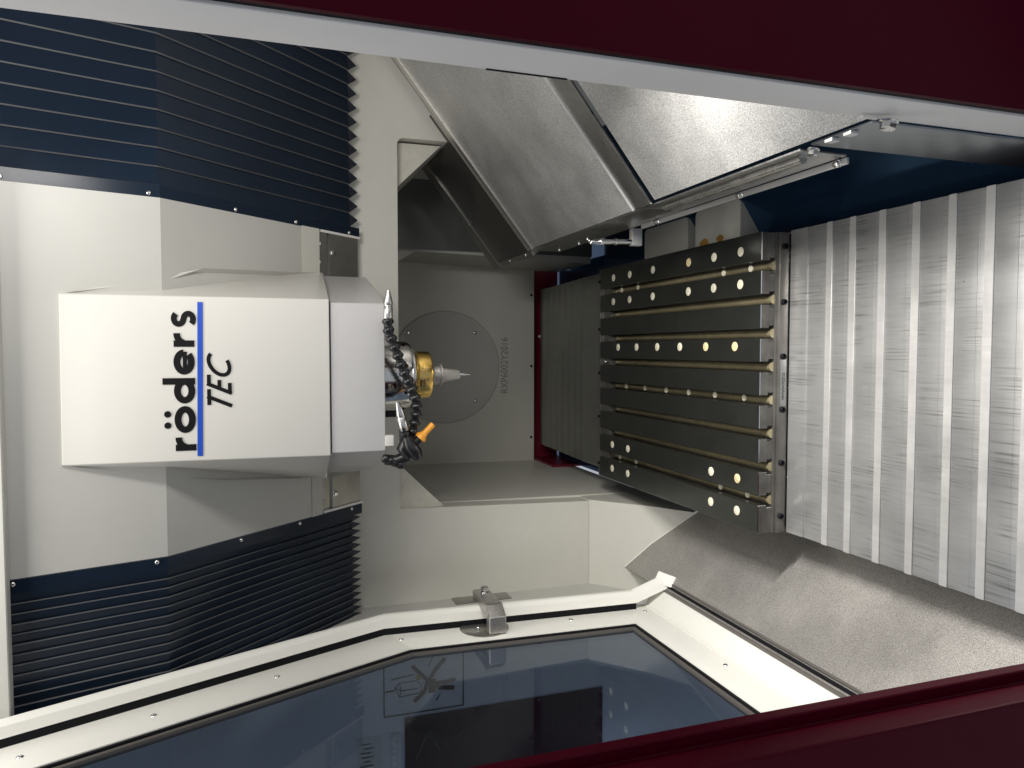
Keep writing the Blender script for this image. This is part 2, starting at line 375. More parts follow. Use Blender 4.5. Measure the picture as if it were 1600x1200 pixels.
# ================================================================== TABLE
TL = .6894
table = thing('worktable', 'dark steel T slot machine table with cream plugged bolt holes', 'machine table', (0, .34, -.06))
edges = [(.2115, .2835) if False else None]
bounds = [-.2835, -.2303, -.2121, -.1673, -.1487, -.1037, -.0852, -.0405, -.0223, .0223, .0409, .0853, .1037, .1489, .1674, .2119, .2300, .2835]
slabs = [(bounds[2 * i], bounds[2 * i + 1]) for i in range(9)]
FL = -.0308
for i, (a, c) in enumerate(slabs):
    poly = [(a, 0), (c, 0)]
    n = .0046
    if i < 8: poly += [(c, -.0188), (c - n, -.0188), (c - n, FL)]
    else: poly += [(c, FL)]
    if i > 0: poly += [(a + n, FL), (a + n, -.0188), (a, -.0188)]
    else: poly += [(a, FL)]
    o = prism('slab', poly, 'Y', .0, TL, ['slab', 'slabfront', 'chrome'], table, .0011, 1)
    for f in o.data.polygons:
        nz = f.normal
        if nz.y < -.9: f.material_index = 1
        elif -.95 < nz.y < -.3 and nz.z > .3: f.material_index = 2  # bright metal on the front chamfers paints in an edge highlight
base = box('base_plate', (-.2835, .0004, -.058), (.2835, TL + .004, FL + .0003), 'tabfront', table, .0006)
box('table_bed', (-.276, .003, -.1645), (.276, .686, -.0583), 'slabfront', table, .001)
for i in range(8):
    a, c = slabs[i][1], slabs[i + 1][0]
    hw = (c - a) / 2 - .0006; mx = (a + c) / 2
    prism('slot_floor', [(mx - hw, FL + .0004)] + [(mx - hw * math.cos(R(t)), FL + .0010 + .0085 * math.sin(R(t))) for t in range(0, 181, 18)] + [(mx + hw, FL + .0004)], 'Y', .0012, TL - .046, 'slot', table, 0)
    box('slot_stop', (a + .0004, TL - .044, -.030), (c - .0004, TL + .0005, -.006), 'tabfront', table, .0006)
box('rear_strip', (-.2835, TL + .0045, -.05), (.2835, TL + .010, -.001), 'tabfront', table, .0006)
for x in (-.25, -.12, .0, .12, .25): screw((x, TL + .007, -.001), (0, 0, 1), table, .004, .003, 'black')
dome((.0315, TL - .022, -.006), (0, 0, 1), table, .006, .004, 'chrome')
# front strip with socket screws and number plate
strip = box('front_strip', (-.2832, -.0055, -.0575), (.2832, .0002, -.0375), 'tabfront', table, .0008)
for x in (-.2518, -.1501, -.0491, .0513, .1533, .257): screw((x, -.0055, -.046), (0, -1, 0), strip, .0056, .0055, 'black')
box('number_plate', (-.0425, -.0066, -.0535), (.045, -.0050, -.0405), 'steelv', strip, .0003)
text_obj('plate_number', 'MRP60X0923.02', .0085, (-.031, -.0068, -.0500), (1, 0, 0), (0, 0, 1), .0001, 'ink', strip, .9)
# plugs
def plug(x, y, z=0, yel=False):
    key = 'plugy' if yel else 'plug'
    r = .0092
    return inst('bolt_plug', key, lambda: lathe_bm([(0, .0012), (r * .8, .0012), (r * .93, .0004), (r, .0006), (r, -.0003)], (0, 0, 0), (0, 0, 1), 20), key, (x, y, z), (0, 0, 1), table)
for X in (.2535, .1907):
    for y in (.6115, .5205, .4037, .2485, .1533, .064): plug(X, y, 0, y in (.2485,) and X > .2)
for y in (.582, .482, .3805, .281, .1797, .079): plug(.0704, y, 0, y < .2)
for X in (-.1889, -.2525):
    for y in (.6125, .524, .1545, .065): plug(X, y, 0, X > -.2 and y < .1)
def floorplug(x, y): return inst('slot_plug', 'fp', lambda: lathe_bm([(0, .002), (.0058, .002), (.0068, .0008), (.0068, 0)], (0, 0, 0), (0, 0, 1), 16), 'plug', (x, y, FL + .0090), (0, 0, 1), table)
for y in (.605, .516, .150, .061): floorplug(.2215, y)
for y in (.5755, .476, .374, .277, .1755, .076): floorplug(-.0312, y)
for y in (.6085, .519, .1515, .061): floorplug(-.2215, y)
# oil stain
slabpoly('oil_stain', [(x * 1.0, y, .0005) for x, y in [(.0935 + .008 * math.cos(a * .5236) * (1 if a % 2 else .8), .19 + .022 * math.sin(a * .5236)) for a in range(12)]], (0, 0, -.0001), 'oil', table) if False else None
# ================================================================== WAY COVERS
fc = thing('front_way_cover', 'bright steel telescopic way cover with scraped plates in front of the table', 'way cover', (0, -.3, -.1))
lips = [(-.0995, -.1135, 0), (-.1526, -.1670, 1), (-.2155, -.2300, 2), (-.2800, -.2942, 3), (-.3422, -.3560, 4), (-.4005, -.4148, 5), (-.4590, -.4735, 6), (-.518, -.533, 7), (-.577, -.592, 8)]
prev = -.0085
CXL, CXR = -.2825, .2865
def plate(y0, y1, z):
    box('cover_plate', (CXL, y1, z - .004), (CXR, y0, z), 'cover', fc, .0008)
box('mounting_plate', (CXL, -.0525, -.063), (CXR, -.0078, -.0585), 'cover', fc, .0008)
prev = -.0525
for i, (a, b_, k) in enumerate(lips):
    z = -.0596
    plate(prev, a, z - .0008)
    lo, hi = (CXL - .0006, b_, z - .012), (CXR + .0006, a - .0002, z + .0007)
    bm = box_bm(lo, hi)
    es = [e for e in bm.edges if abs(e.verts[0].co.x - e.verts[1].co.x) < 1e-5 and abs(e.verts[0].co.y - e.verts[1].co.y) < 1e-5]
    bmesh.ops.bevel(bm, geom=es, offset=.0018, segments=3, profile=.5, affect='EDGES')
    bev(bm, .0004, 1, 50)
    finish(bm, 'cover_lip', 'lip', fc)
    # thin wear line in front of the next lip
    prev = b_ - .0002
plate(prev, -.72, -.0604)
for i in range(1, len(lips)):
    y0 = lips[i][0] + .0085
    box('wiper_edge', (CXL + .004, y0, -.0612), (CXR - .004, y0 + .0022, -.0600), 'cover', fc, .0004)
box('cover_skirt', (CXL + .001, -.72, -.130), (CXL + .004, .0025, -.0645), 'cover', fc, 0)
box('cover_skirt', (CXR - .004, -.72, -.130), (CXR - .001, .0025, -.0645), 'cover', fc, 0)
rc = thing('rear_way_cover', 'dark grey steel telescopic way cover behind the table', 'way cover', (0, 1.0, -.1))
ys = [.7005, .9285, .9758, 1.029, 1.0847, 1.1389, 1.1948, 1.2538, 1.3168]
for i in range(8):
    z = -.057 - .0012 * i
    box('cover_plate', (-.2825 + .001 * i, ys[i] + .0002, z - .004), (.2855 - .001 * i, ys[i + 1] + .006, z), 'rearcov', rc, .0012, 2)
box('cover_skirt', (-.279, .701, -.11), (-.2765, 1.31, -.0705), 'rearcov', rc, 0)
box('cover_skirt', (.278, .701, -.11), (.2805, 1.31, -.0705), 'rearcov', rc, 0)
box('end_plate', (-.277, 1.318, -.12), (.279, 1.321, -.069), 'rearcov', rc, 0)
# ================================================================== bellows and carriage
P0, P1 = Vector((0, .61, .664)), Vector((0, .257, 1.048))
DU = Vector((0, -.067, .222)).normalized(); P2 = P1 + DU * .42
DL = (P1 - P0).normalized()
NL = Vector((0, -DL.z, DL.y)).normalized(); NL = NL if NL.y < 0 else -NL
NU = Vector((0, -DU.z, DU.y)).normalized(); NU = NU if NU.y < 0 else -NU
NM = (NL + NU).normalized()
def prof(s, off, x):
    """point on the bent bellows surface; s metres from the lower end, off normal offset"""
    l = (P1 - P0).length
    if s <= l: p = P0 + DL * s; n = NL
    else: p = P1 + DU * (s - l); n = NU
    if abs(s - l) < 1e-6: n = NM
    q = p + n * off; return Vector((x, q.y, q.z))
LL = (P1 - P0).length; LT = LL + .42
def bellows(name, label, x0, pitch, n, sgn, parent_loc):
    t = thing(name, label, 'bellows', parent_loc)
    for i in range(n):
        a = x0 + sgn * pitch * i; b = a + sgn * pitch * 1.10
        bm = bmesh.new()
        ss = [.034, LL, LT]
        wob = random.uniform(-.0006, .0006)
        o0, o1 = .0058 + wob, .0004      # the edge nearer the carriage lies on top
        e = sgn * (.0017 if sgn > 0 else .0012)
        V = []
        for s in ss:
            V.append([bm.verts.new(p) for p in (prof(s, o0 - .0022, a), prof(s, o0, a + e), prof(s, o1, b), prof(s, o1 - .0016, b), prof(s, o0 - .0034, a))])
        for A, B in zip(V, V[1:]):
            for k, mi in ((0, 1), (1, 0), (2, 0), (3, 0), (4, 1)):
                f = bm.faces.new((A[k], A[(k + 1) % 5], B[(k + 1) % 5], B[k])); f.material_index = mi
        bm.faces.new(V[0]); bm.faces.new(V[-1])
        finish(bm, 'lamella', ['lamella', 'lamedge'], t, 12)
        # pointed fold end at the bottom of each pleat
        m0, m1, mt = a, a + sgn * pitch, a + sgn * pitch * .62
        pr = [prof(.0335, .001, m0), prof(.0335, .001, m1), prof(.004, .003, mt)]
        raw('fold_tip', pr + [prof(.05, -.012, m0), prof(.05, -.012, m1), prof(.004, -.001, mt)], [(0, 1, 2), (3, 4, 5), (0, 2, 5, 3), (1, 2, 5, 4), (0, 1, 4, 3)], 'lamfold', t)
    return t
bel_r = bellows('sliding_bellows', 'navy blue lamella bellows right of the spindle head, widely spread folds', .346, .0322, 17, 1, (.6, .4, .7))
bel_l = bellows('sliding_bellows', 'navy blue lamella bellows left of the spindle head, tightly packed folds', -.322, .0166, 15, -1, (-.45, .4, .7))
for t, x, w, rows in ((bel_r, .326, .021, None), (bel_l, -.300, -.023, None)):
    bm = bmesh.new()
    V = [[bm.verts.new(p) for p in (prof(s, .0065, x), prof(s, .0065, x + w), prof(s, .004, x + w), prof(s, .004, x))] for s in (.004, LL, LT)]
    for A, B in zip(V, V[1:]):
        for k in range(4): bm.faces.new((A[k], A[(k + 1) % 4], B[(k + 1) % 4], B[k]))
    bm.faces.new(V[0]); bm.faces.new(V[-1])
    finish(bm, 'end_strip', 'lamella', t, 20)
    for s in (.040, .205, .362, LL + .016, LL + .225):
        dome(prof(s, .0065, x + w * .28), NL if s < LL else NU, t, .0042, .0028, 'chrome', 'rivet')
    # dark backing behind the lamellas
    xa, xb = (x, x + 1.0 * (.60 if w > 0 else -.29))
    bm = bmesh.new()
    grid_strip(bm, [[prof(s, -.03, xa), prof(s, -.03, xb)] for s in (.03, LL, LT)])
    finish(bm, 'bellows_back', 'lamfold', t, 0)
carr = thing('spindle_carriage', 'light grey carriage cover panel bent behind the spindle head', 'carriage', (CX, .4, .75))
def bent(name, x0, x1, s0, s1, off, m, parent, th=.003):
    ss = [s0] + ([LL] if s0 < LL < s1 else []) + [s1]
    bm = bmesh.new()
    V = [[bm.verts.new(p) for p in (prof(s, off, x0), prof(s, off, x1), prof(s, off - th, x1), prof(s, off - th, x0))] for s in ss]
    for A, B in zip(V, V[1:]):
        for k in range(4): bm.faces.new((A[k], A[(k + 1) % 4], B[(k + 1) % 4], B[k]))
    bm.faces.new(V[0]); bm.faces.new(V[-1])
    return finish(bm, name, m, parent, 20)
bent('cover_panel', -.2985, .3255, .138, LT - .15, .007, 'greycream', carr, .004)
bent('panel_fold', .2, .3270, .138, .190, .0085, 'cream', carr, .001)
bent('panel_fold', -.2995, -.2, .138, .170, .0085, 'greycream', carr, .001)
for sgn, xa, xb in ((1, .228, .322), (-1, -.222, -.294)):
    x0, x1 = sorted((xa, xb))
    bent('narrow_plate', x0, x1, .108, .136, .001, 'bracket', carr, .004)
    for f in (.30, .72):
        xx = xa + (xb - xa) * f; dome(prof(.131, .001, xx), NL, carr, .0045, .004, 'chrome')
    br = bent('wide_plate', x0, x1, .006, .100, .003, 'bracket', carr, .004)
    hexbolt(prof(.092, .003, xa + (xb - xa) * .55), NL, carr, .0055, .005, 'chrome')
    xo = xb
    bent('edge_trim', min(xo, xo + sgn * .005), max(xo, xo + sgn * .005), .002, .132, .0075, 'jamb', carr, .006)
# top rail (roof edge) above the carriage
rail = box('roof_rail', (-.62, .160, 1.263), (.36, .180, 1.45), 'greycream', None, .004, 3)
tag(rail, 'grey roof edge rail crossing above the spindle carriage', 'rail')
# ================================================================== SPINDLE HEAD
head = thing('milling_spindle_unit', 'white spindle head cover with black and blue lettering and grey lower cap', 'spindle head', (.015, .3, .665))
YF = .2
FT = [(-.1235, YF, 1.192), (.1545, YF, 1.190)]; FB = [(-.1265, YF, .7675), (.154, YF, .7675)]
# flanks: K on the carriage bend, B0/B1 free rear edge standing off the carriage, B0b/B1b its return
RB = [(.1835, .2560, 1.040), (.2133, .2961, .9759), (.2315, .5006, .7534), (.2133, .322, 1.000), (.2315, .5267, .7774)]
LB = [(-.1535, .2500, 1.056), (-.1811, .3169, .9533), (-.2176, .4995, .7547), (-.1811, .3430, .9773), (-.2176, .5255, .7787)]
vs = [FT[0], FT[1], FB[1], FB[0]] + RB + LB + [(.156, .235, 1.195), (-.1245, .235, 1.197)]   # 4-8 right, 9-13 left, 14/15 top back
fs = [(0, 1, 2, 3), (1, 2, 6), (1, 6, 5), (1, 5, 4), (0, 3, 11), (0, 11, 10), (0, 10, 9), (5, 6, 8, 7), (4, 5, 7), (10, 11, 13, 12), (9, 10, 12),
      (2, 3, 11, 6), (6, 11, 13, 8), (7, 8, 13, 12), (1, 4, 14), (0, 9, 15), (0, 1, 14, 15), (4, 7, 12, 9), (4, 9, 15, 14)]
raw('head_cover', vs, fs, 'headwhite', head, .003, 3)
# lower cap
z0, z1 = .668, .7645
ring = [(-.1225, .2035), (.1485, .2035), (.180, .355), (.224, .50), (.224, .56), (-.205, .56), (-.205, .50), (-.165, .355)]
zb = [.668, .668, .650, .6625, .66, .66, .6625, .652]
zb = [.668, .668, .654, .6615, .6615, .6615, .6615, .654]
n = len(ring)
vs = [(x, y, z1) for x, y in ring] + [(x * (1.0), y, z) for (x, y), z in zip(ring, zb)]
fs = [tuple(range(n)), tuple(range(n, 2 * n))] + [(i, (i + 1) % n, n + (i + 1) % n, n + i) for i in range(n)]
raw('lower_cap', vs, fs, 'capgrey', head, .003, 3)
# lettering: each letter a stroke built part
PX = .001088
def LX(py): return -.1086 + (705 - py) * PX
eu, ev = (1, 0, 0), (0, 0, 1)
BZ = .9905; H = .0322; SW = .0108
def letter(lines, py0): return strokes('letter', lines, (LX(py0), YF - .0004, BZ), eu, ev, .0008, 'ink', head)
def ring_(w, h, s, cx=None, cy=None): return (arc(w / 2 if cx is None else cx, h / 2 if cy is None else cy, (w - s) / 2, (h - s) / 2, 0, 360 - 360 / 40, 39), s, True)
def let_r(py0, w):
    letter([([(SW / 2, 0), (SW / 2, H)], SW, False), (arc(SW + .0115, H - .0175, .0155, .0125, 175, 88, 12), SW * .95, False)], py0)
let_r(703.5, .027)
ow = .0455
letter([ring_(ow, H + .001, SW)] + [(arc(ow / 2 + d, H + .0115, .0027, .0027, 0, 330, 11), .0054, True) for d in (-.0095, .0095)], 675.5)
dw = .0425
letter([ring_(dw, H + .001, SW), ([(dw - SW / 2 + .0005, 0), (dw - SW / 2 + .0005, .0505)], SW, False)], 629.5)
ew = .0425
letter([(arc(ew / 2, H / 2 + .0004, (ew - SW) / 2, (H - SW) / 2 + .0004, 2, 322, 34), SW, False), ([(SW * .6, H / 2 - .0008), (ew - SW * .35, H / 2 - .0008)], SW * .62, False)], 584.6)
let_r(541.5, .027)
sw = .0300
sp = arc(sw / 2 + .0005, H * .735, sw / 2 - SW * .52, H * .265 - SW * .5 + .0042, 35, 262, 14) + arc(sw / 2 - .0005, H * .268, sw / 2 - SW * .52, H * .265 - SW * .5 + .0042, 85, -142, 14)
letter([(sp, SW * .86, False)], 512)
strokes('underline', [([(-.117, .0), (.145, -.0045)], .0086, False)], (0, YF - .0004, .9848), eu, ev, .0008, 'blue', head)
TS = .0062; TH = .0395; BT = .9325; SH = .44
def sh(p): return (p[0] + (p[1]) * SH, p[1])
def tl(lines, py0): return strokes('letter', [([sh(p) for p in pts], w, c) for pts, w, c in lines], (LX(py0), YF - .0004, BT), eu, ev, .0008, 'ink', head)
tl([([(.0, 0), (.0, TH)], TS, False), ([(-.0135, TH - TS / 2), (.0135, TH - TS / 2)], TS, False)], 635)
tl([([(.0, 0), (.0, TH)], TS, False), ([(.0, TH - TS / 2), (.0165, TH - TS / 2)], TS, False), ([(.0, TH / 2), (.0145, TH / 2)], TS, False), ([(.0, TS / 2), (.0165, TS / 2)], TS, False)], 615)
tl([(arc(.0195, TH / 2, .0178, TH / 2 - TS / 2, 50, 310, 26), TS, False)], 594)
# spindle nose
spd = thing('spindle_nose_tmp', '', '', (0, 0, 0)) if False else None
SX, SY = .0137, .30
lathe('spindle_nose', [(.060, .10), (.0675, .09), (.0675, .012), (.064, .006), (.050, .004), (.050, 0), (0, 0)], (SX, SY, .6015), (0, 0, 1), 'spindle', head, 64)
lathe('clamp_collar', [(.055, .012), (.0555, .0), (.050, -.0045), (.0, -.0045)], (SX, SY, .6015), (0, 0, 1), 'steel', head, 48)
for k in range(8):
    a = k * math.pi / 4 + .3; dome((SX + .0675 * math.cos(a), SY + .0675 * math.sin(a), .622), (math.cos(a), math.sin(a), 0), head, .004, .002, 'black', 'nose_screw')
box('latch_block', (-.062, .22, .640), (-.05, .235, .669), 'black', head, .001)
# tool holder (clamped in the spindle)
hold = thing('tool_holder', 'gold ringed tool holder with thin milling cutter below the spindle', 'tool holder', (SX, SY, .597))
lathe('balance_ring', [(.030, .0), (.044, -.0005), (.0475, -.004), (.0475, -.027), (.045, -.031), (.026, -.0315)], (SX, SY, .5965), (0, 0, 1), 'gold', hold, 64)
bd = lathe('holder_body', [(.0265, -.030), (.0265, -.034), (.0195, -.040), (.0192, -.052), (.0222, -.053), (.0222, -.0565), (.0156, -.0575), (.0102, -.092), (.0092, -.0945), (0, -.0945)], (SX, SY, .5965), (0, 0, 1), 'holder', hold, 40)
lathe('cutter', [(.0024, -.0955), (.0024, -.104), (.0014, -.107), (.0012, -.116), (0, -.1180)], (SX, SY, .5965), (0, 0, 1), 'chrome', hold, 16)
for k, (wz, w) in enumerate(((-.010, .9), (-.016, .9), (-.022, .7))):
    pts_ = [(math.sin(a) * .0477, -math.cos(a) * .0477) for a in [(-.45 + .9 * w * i / 10) for i in range(11)]]
    bm = bmesh.new()
    for i in range(0, 10):
        if (i + k) % 3 == 2: continue
        p, q = pts_[i], pts_[i + 1]
        v = [bm.verts.new((SX + a[0], SY + a[1], .5965 + wz + h)) for a, h in ((p, -.0009), (q, -.0009), (q, .0009), (p, .0009))]; bm.faces.new(v)
    finish(bm, 'ring_print', 'engrave', hold, 0)
# ================================================================== coolant hoses
def bead_hose(name, label, path, r, parent_loc, nbeads):
    t = thing(name, label, 'hose', parent_loc)
    P = [Vector(p) for p in path]; L = [0]
    for a, b in zip(P, P[1:]): L.append(L[-1] + (b - a).length)
    def at(d):
        for i in range(len(P) - 1):
            if d <= L[i + 1]: return P[i].lerp(P[i + 1], (d - L[i]) / max(1e-9, L[i + 1] - L[i])), (P[i + 1] - P[i]).normalized()
        return P[-1], (P[-1] - P[-2]).normalized()
    st = L[-1] / nbeads
    key = ('bead', name, round(r, 4))
    pf = [(r * .55, -st * .55), (r * .72, -st * .42), (r * .98, -st * .30), (r * 1.05, -st * .12), (r * .98, st * .05), (r * .70, st * .22), (r * .62, st * .36), (r * .82, st * .45), (r * .80, st * .56), (r * .4, st * .58)]
    for k in range(nbeads):
        p, d = at((k + .5) * st)
        d0 = at(max(0, (k + .1) * st))[1]; d1 = at(min(L[-1], (k + .9) * st))[1]
        inst('hose_link', key, lambda: lathe_bm(pf, (0, 0, 0), (0, 0, 1), 16), 'hose', p, (d0 + d1), t)
    return t
YH = .196
hp = [(.122, .663), (.108, .6635), (.095, .662), (.0776, .656), (.0541, .6475), (.0304, .6395), (.0102, .630), (-.009, .622), (-.0294, .6145), (-.0474, .612), (-.0713, .6155), (-.095, .622), (-.1127, .629)]
hoses = bead_hose('coolant_hose', 'black jointed coolant hose curving across the spindle to a steel nozzle', [(x, YH - .012 * math.sin(max(0, min(1, (.12 - x) / .2)) * 3.14), z) for x, z in hp], .0104, (-.11, YH, .63), 15)
lathe('nozzle', [(.0075, -.004), (.0085, 0), (.0085, .020), (.0078, .021), (.0078, .024), (.0085, .025), (.0082, .030), (.0045, .045), (.0036, .050), (.0, .049)], (.122, YH, .6632), (1, 0, -.02), 'steel', hoses, 24)
h2 = thing('nozzle_joint', 'black valve joint with slim steel nozzle and orange nozzle under the head', 'valve', (-.115, YH, .64))
tube('valve_body', [(-.105, YH + .003, .628), (-.118, YH + .004, .634), (-.134, YH + .006, .6235)], [.0125, .0150, .0125], 'hose', h2, 14)
tube('valve_elbow', [(-.097, YH - .012, .632), (-.112, YH - .014, .627), (-.126, YH - .014, .616), (-.135, YH - .012, .612)], [.009, .0125, .0125, .009], 'hose', h2, 14)
tube('valve_stem', [(-.134, YH + .01, .625), (-.143, YH + .012, .648), (-.140, YH + .016, .668)], [.011, .011, .010], 'hose', h2, 12)
for k in range(4): inst('hose_link', 'bdx', lambda: lathe_bm([(.005, -.008), (.008, -.005), (.0088, 0), (.008, .005), (.005, .008)], (0, 0, 0), (0, 0, 1), 14), 'hose', (-.150 + .004 * k, YH + .01, .640 + .009 * k), (0.3, 0, 1), h2)
for k in range(2): inst('hose_link', 'bdx', None, 'hose', (-.090 + .006 * k, YH - .014, .6365 + .002 * k), (1, 0, .3), h2)
lathe('nozzle', [(.0078, -.004), (.0088, 0), (.0088, .020), (.0080, .021), (.0080, .023), (.0085, .025), (.0045, .046), (.0034, .050), (0, .0495)], (-.080, YH - .016, .638), (1, 0, .24), 'steel', h2, 24)
lathe('orange_nozzle', [(.004, -.003), (.0115, -.002), (.0115, .003), (.0075, .008), (.0062, .0125), (.0058, .032), (.0055, .0345), (.0035, .0345), (.0035, .030), (0, .030)], (-.0995, YH - .006, .6055), (.72, -.05, -.69), 'orange', h2, 24)
tube('hose_end', [(-.112, YH - .004, .617), (-.100, YH - .006, .607)], .0085, 'hose', h2, 12)
box('hose_clip', (-.114, YH + .006, .653), (-.094, YH + .018, .669), 'framewhite', h2, .002)
# ================================================================== RIGHT GUARDS
GS = (.585 - .243) / (.75 - .315)
gu = Vector((1, 0, GS)).normalized(); gn = Vector((-GS, 0, 1)).normalized()
def G(d, y, off=0): return Vector((.315, y, .243)) + gu * d + gn * off
g1 = thing('rear_guard_panel', 'speckled stainless guard panel with double rail edge, next to the passage', 'guard panel', (.315, .3, .16))
def gplate(name, d0, d1, y0, y1, o0, o1, m, parent, b=.0008):
    vs = [G(d0, y0, o0), G(d1, y0, o0), G(d1, y1, o0), G(d0, y1, o0), G(d0, y0, o1), G(d1, y0, o1), G(d1, y1, o1), G(d0, y1, o1)]
    return raw(name, vs, [(0, 1, 2, 3), (4, 5, 6, 7), (0, 1, 5, 4), (1, 2, 6, 5), (2, 3, 7, 6), (3, 0, 4, 7)], m, parent, b)
gplate('guard_plate', 0, .75, .046, .5690, -.004, 0, 'speck', g1)
gplate('guide_rail', -.002, .75, .5695, .5900, -.004, .0035, 'steelr', g1, .0015)
gplate('rail_groove', -.001, .75, .5905, .5970, -.006, -.003, 'black', g1, 0)
gplate('guide_rail', -.002, .75, .5975, .6030, -.006, .003, 'steelr', g1, .0012)
gplate('edge_bead', .0, .75, .0395, .0455, -.003, .0045, 'lip', g1, .002)
gplate('edge_strip', .0, .75, -.020, .0385, -.002, .002, 'steelv', g1, .0008)
box('lower_flange', (.3135, .012, .158), (.3165, .60, .2385), 'steelv', g1, .0008)
for y in (.56, .44): screw((.3135, y, .175), (-1, 0, 0), g1, .004, .004, 'chrome')
g2 = thing('front_guard_panel', 'bright speckled stainless guard panel with rod hinge, beside the front jamb', 'guard panel', (.315, -.25, .16))
gplate('guard_plate', .004, .75, -.5055, -.0330, -.006, -.001, 'speck', g2)
box('lower_flange', (.3135, -.385, .165), (.3165, .008, .2385), 'steelv', g2, .0008)
box('angle_strip', (.3045, -.382, .158), (.3130, .165, .1625), 'lip', g2, .0008)
tube('hinge_rod', [(.3085, -.030, .2215), (.3085, -.371, .2215)], .0062, 'steel', g2, 16)
hexbolt((.3135, -.397, .228), (-1, 0, .2), g2, .0065, .008, 'chrome')
hexbolt((.3135, -.517, .231), (-1, 0, .2), g2, .0085, .010, 'chrome')
for y, z in ((-.159, .165), (-.368, .165), (.10, .165)): hexbolt((.308, y, .1625), (-.3, 0, 1), g2, .0045, .007, 'chrome')
box('end_flange', (.3160, -.512, .240), (.3185, -.5075, .262), 'framewhite', g2, .0004)
for y in (-.44, -.47): box('hinge_lug', (.3120, y, .2265), (.3160, y + .012, .2385), 'lip', g2, .0006)
sp_ = thing('side_post_plate', 'brushed steel side plate hanging below the front guard panel', 'plate', (.32, -.55, -.1))
box('plate_sheet', (.3165, -.4985, -.14), (.3195, -.402, .236), 'sidep', sp_, .0008)
# nozzle block
nb = thing('air_nozzle', 'small steel air nozzle on a square arm beside the table', 'nozzle', (.3, .22, .146))
box('arm', (.2785, .210, .1350), (.3134, .226, .1565), 'lip', nb, .0012)
lathe('nozzle_pipe', [(.0058, 0), (.0058, .030), (.0072, .031), (.0072, .036), (.0055, .037), (.0055, .060), (.0078, .061), (.0078, .066), (.006, .068), (.0052, .076), (.0020, .092), (0, .092)], (.2865, .2175, .1565), (-.03, .12, 1), 'chrome', nb, 20)
for k in range(3): dome((.281 + .004 * k, .2245, .244 + .004 * k), (-.6, -.8, .2), nb, .003, .003, 'chrome', 'tip_screw')
# cream pads beside table
for (x0, x1, y0, y1, lab) in ((.292, .387, .192, .366, 'cream cast pad with rust stains beside the table, nearer the camera'), (.292, .383, .398, .61, 'cream cast pad beside the table, behind the nozzle arm')):
    t = thing('cast_pad', lab, 'pad', ((x0 + x1) / 2, (y0 + y1) / 2, -.16), 'cast pads right of the table')
    bm = box_bm((x0, y0, -.16), (x1, y1, -.09))
    es = [e for e in bm.edges if abs(e.verts[0].co.z - e.verts[1].co.z) > .05]
    bmesh.ops.bevel(bm, geom=es, offset=.012, segments=5, profile=.5, affect='EDGES'); bev(bm, .003, 2, 50)
    finish(bm, 'pad_body', 'cream', t)
    if y0 < .3:
        for cx_, cy_, rx, ry in ((.3085, .328, .012, .018), (.312, .265, .008, .014)):
            slabpoly('rust_stain', [(cx_ + rx * math.cos(a * .449) * random.uniform(.85, 1.1), cy_ + ry * math.sin(a * .449) * random.uniform(.85, 1.1), -.0895) for a in range(14)], (0, 0, -.0003), 'rust', t)
# tool hatch behind rails
ht = thing('tool_hatch', 'dark tilted hatch panel with grey edge strip in the right of the passage', 'hatch', (.4, .72, .2))
gplate('hatch_panel', -.005, .40, .606, .870, -.006, -.003, 'hatch', ht)
gplate('hatch_edge', -.018, .36, .872, .925, -.006, -.001, 'bracket', ht)
gplate('hatch_bottom', -.020, -.006, .606, .925, -.030, -.004, 'bracket', ht)
for y in (.65, .78): dome(G(-.012, y, -.004), (-.5, 0, .8), ht, .004, .003, 'chrome')
dome(G(.13, .871, -.001), gn, ht, .004, .003, 'chrome')
# ================================================================== LEFT DOOR
XW, XD = -.505, -.545
door = thing('side_door', 'white framed side door with tinted window and steel latch, left of the table', 'door', (XD, .1, .02))
def yz(pl, x, th, name, m, parent, b=.0012):
    return slabpoly(name, [(x, y, z) for y, z in pl], (-th, 0, 0), m, parent, b)
# leaf frame: polygon with window hole, built as rails between outer and inner outlines
outer = [(.118, 1.36), (.432, .640), (.398, .055), (.391, .024), (-.75, .0205)]
inner = [(-.003, 1.36), (.3088, .6035), (.2895, .101), (-.75, .088)]
rails = [('frame_rail', [outer[0], outer[1], inner[1], inner[0]]), ('frame_rail', [outer[1], outer[2], (.391, .024), inner[2], inner[1]]), ('frame_rail', [(.391, .024), outer[4], inner[3], inner[2]])]
for nme, pl in rails: yz(pl, XD, .02, nme, 'framewhite', door, .0006)
def offp(pl, d): return pl
# glazing seals (dark outer line, grey inner bead) following the window outline
gl = [(-.003, 1.36), (.3088, .6035), (.2895, .101), (-.75, .088)]
cen = Vector((-.2, .6))
def shrink(pl, k):
    out = []
    dirs = [Vector((-1, -.42)).normalized(), Vector((-1, -.2)).normalized(), Vector((-1, 1)).normalized() * 1.3, Vector((0, 1))]
    return [(p[0] + d.x * k, p[1] + d.y * k) for p, d in zip(pl, dirs)]
def bandstrip(name, a, b, x, th, m, parent):
    for i in range(3): yz([a[i], a[i + 1], b[i + 1], b[i]], x, th, name, m, parent, 0)
bandstrip('glazing_seal', gl, shrink(gl, .006), XD - .0022, .016, 'black', door)
bandstrip('glazing_bead', shrink(gl, .006), shrink(gl, .014), XD - .006, .010, 'sealgrey', door)
pane_poly = shrink(gl, .004) + [(-.75, 1.36)]
pane = yz(pane_poly, XD - .011, .004, 'window_pane', 'glass', door, 0)
pane.visible_shadow = True
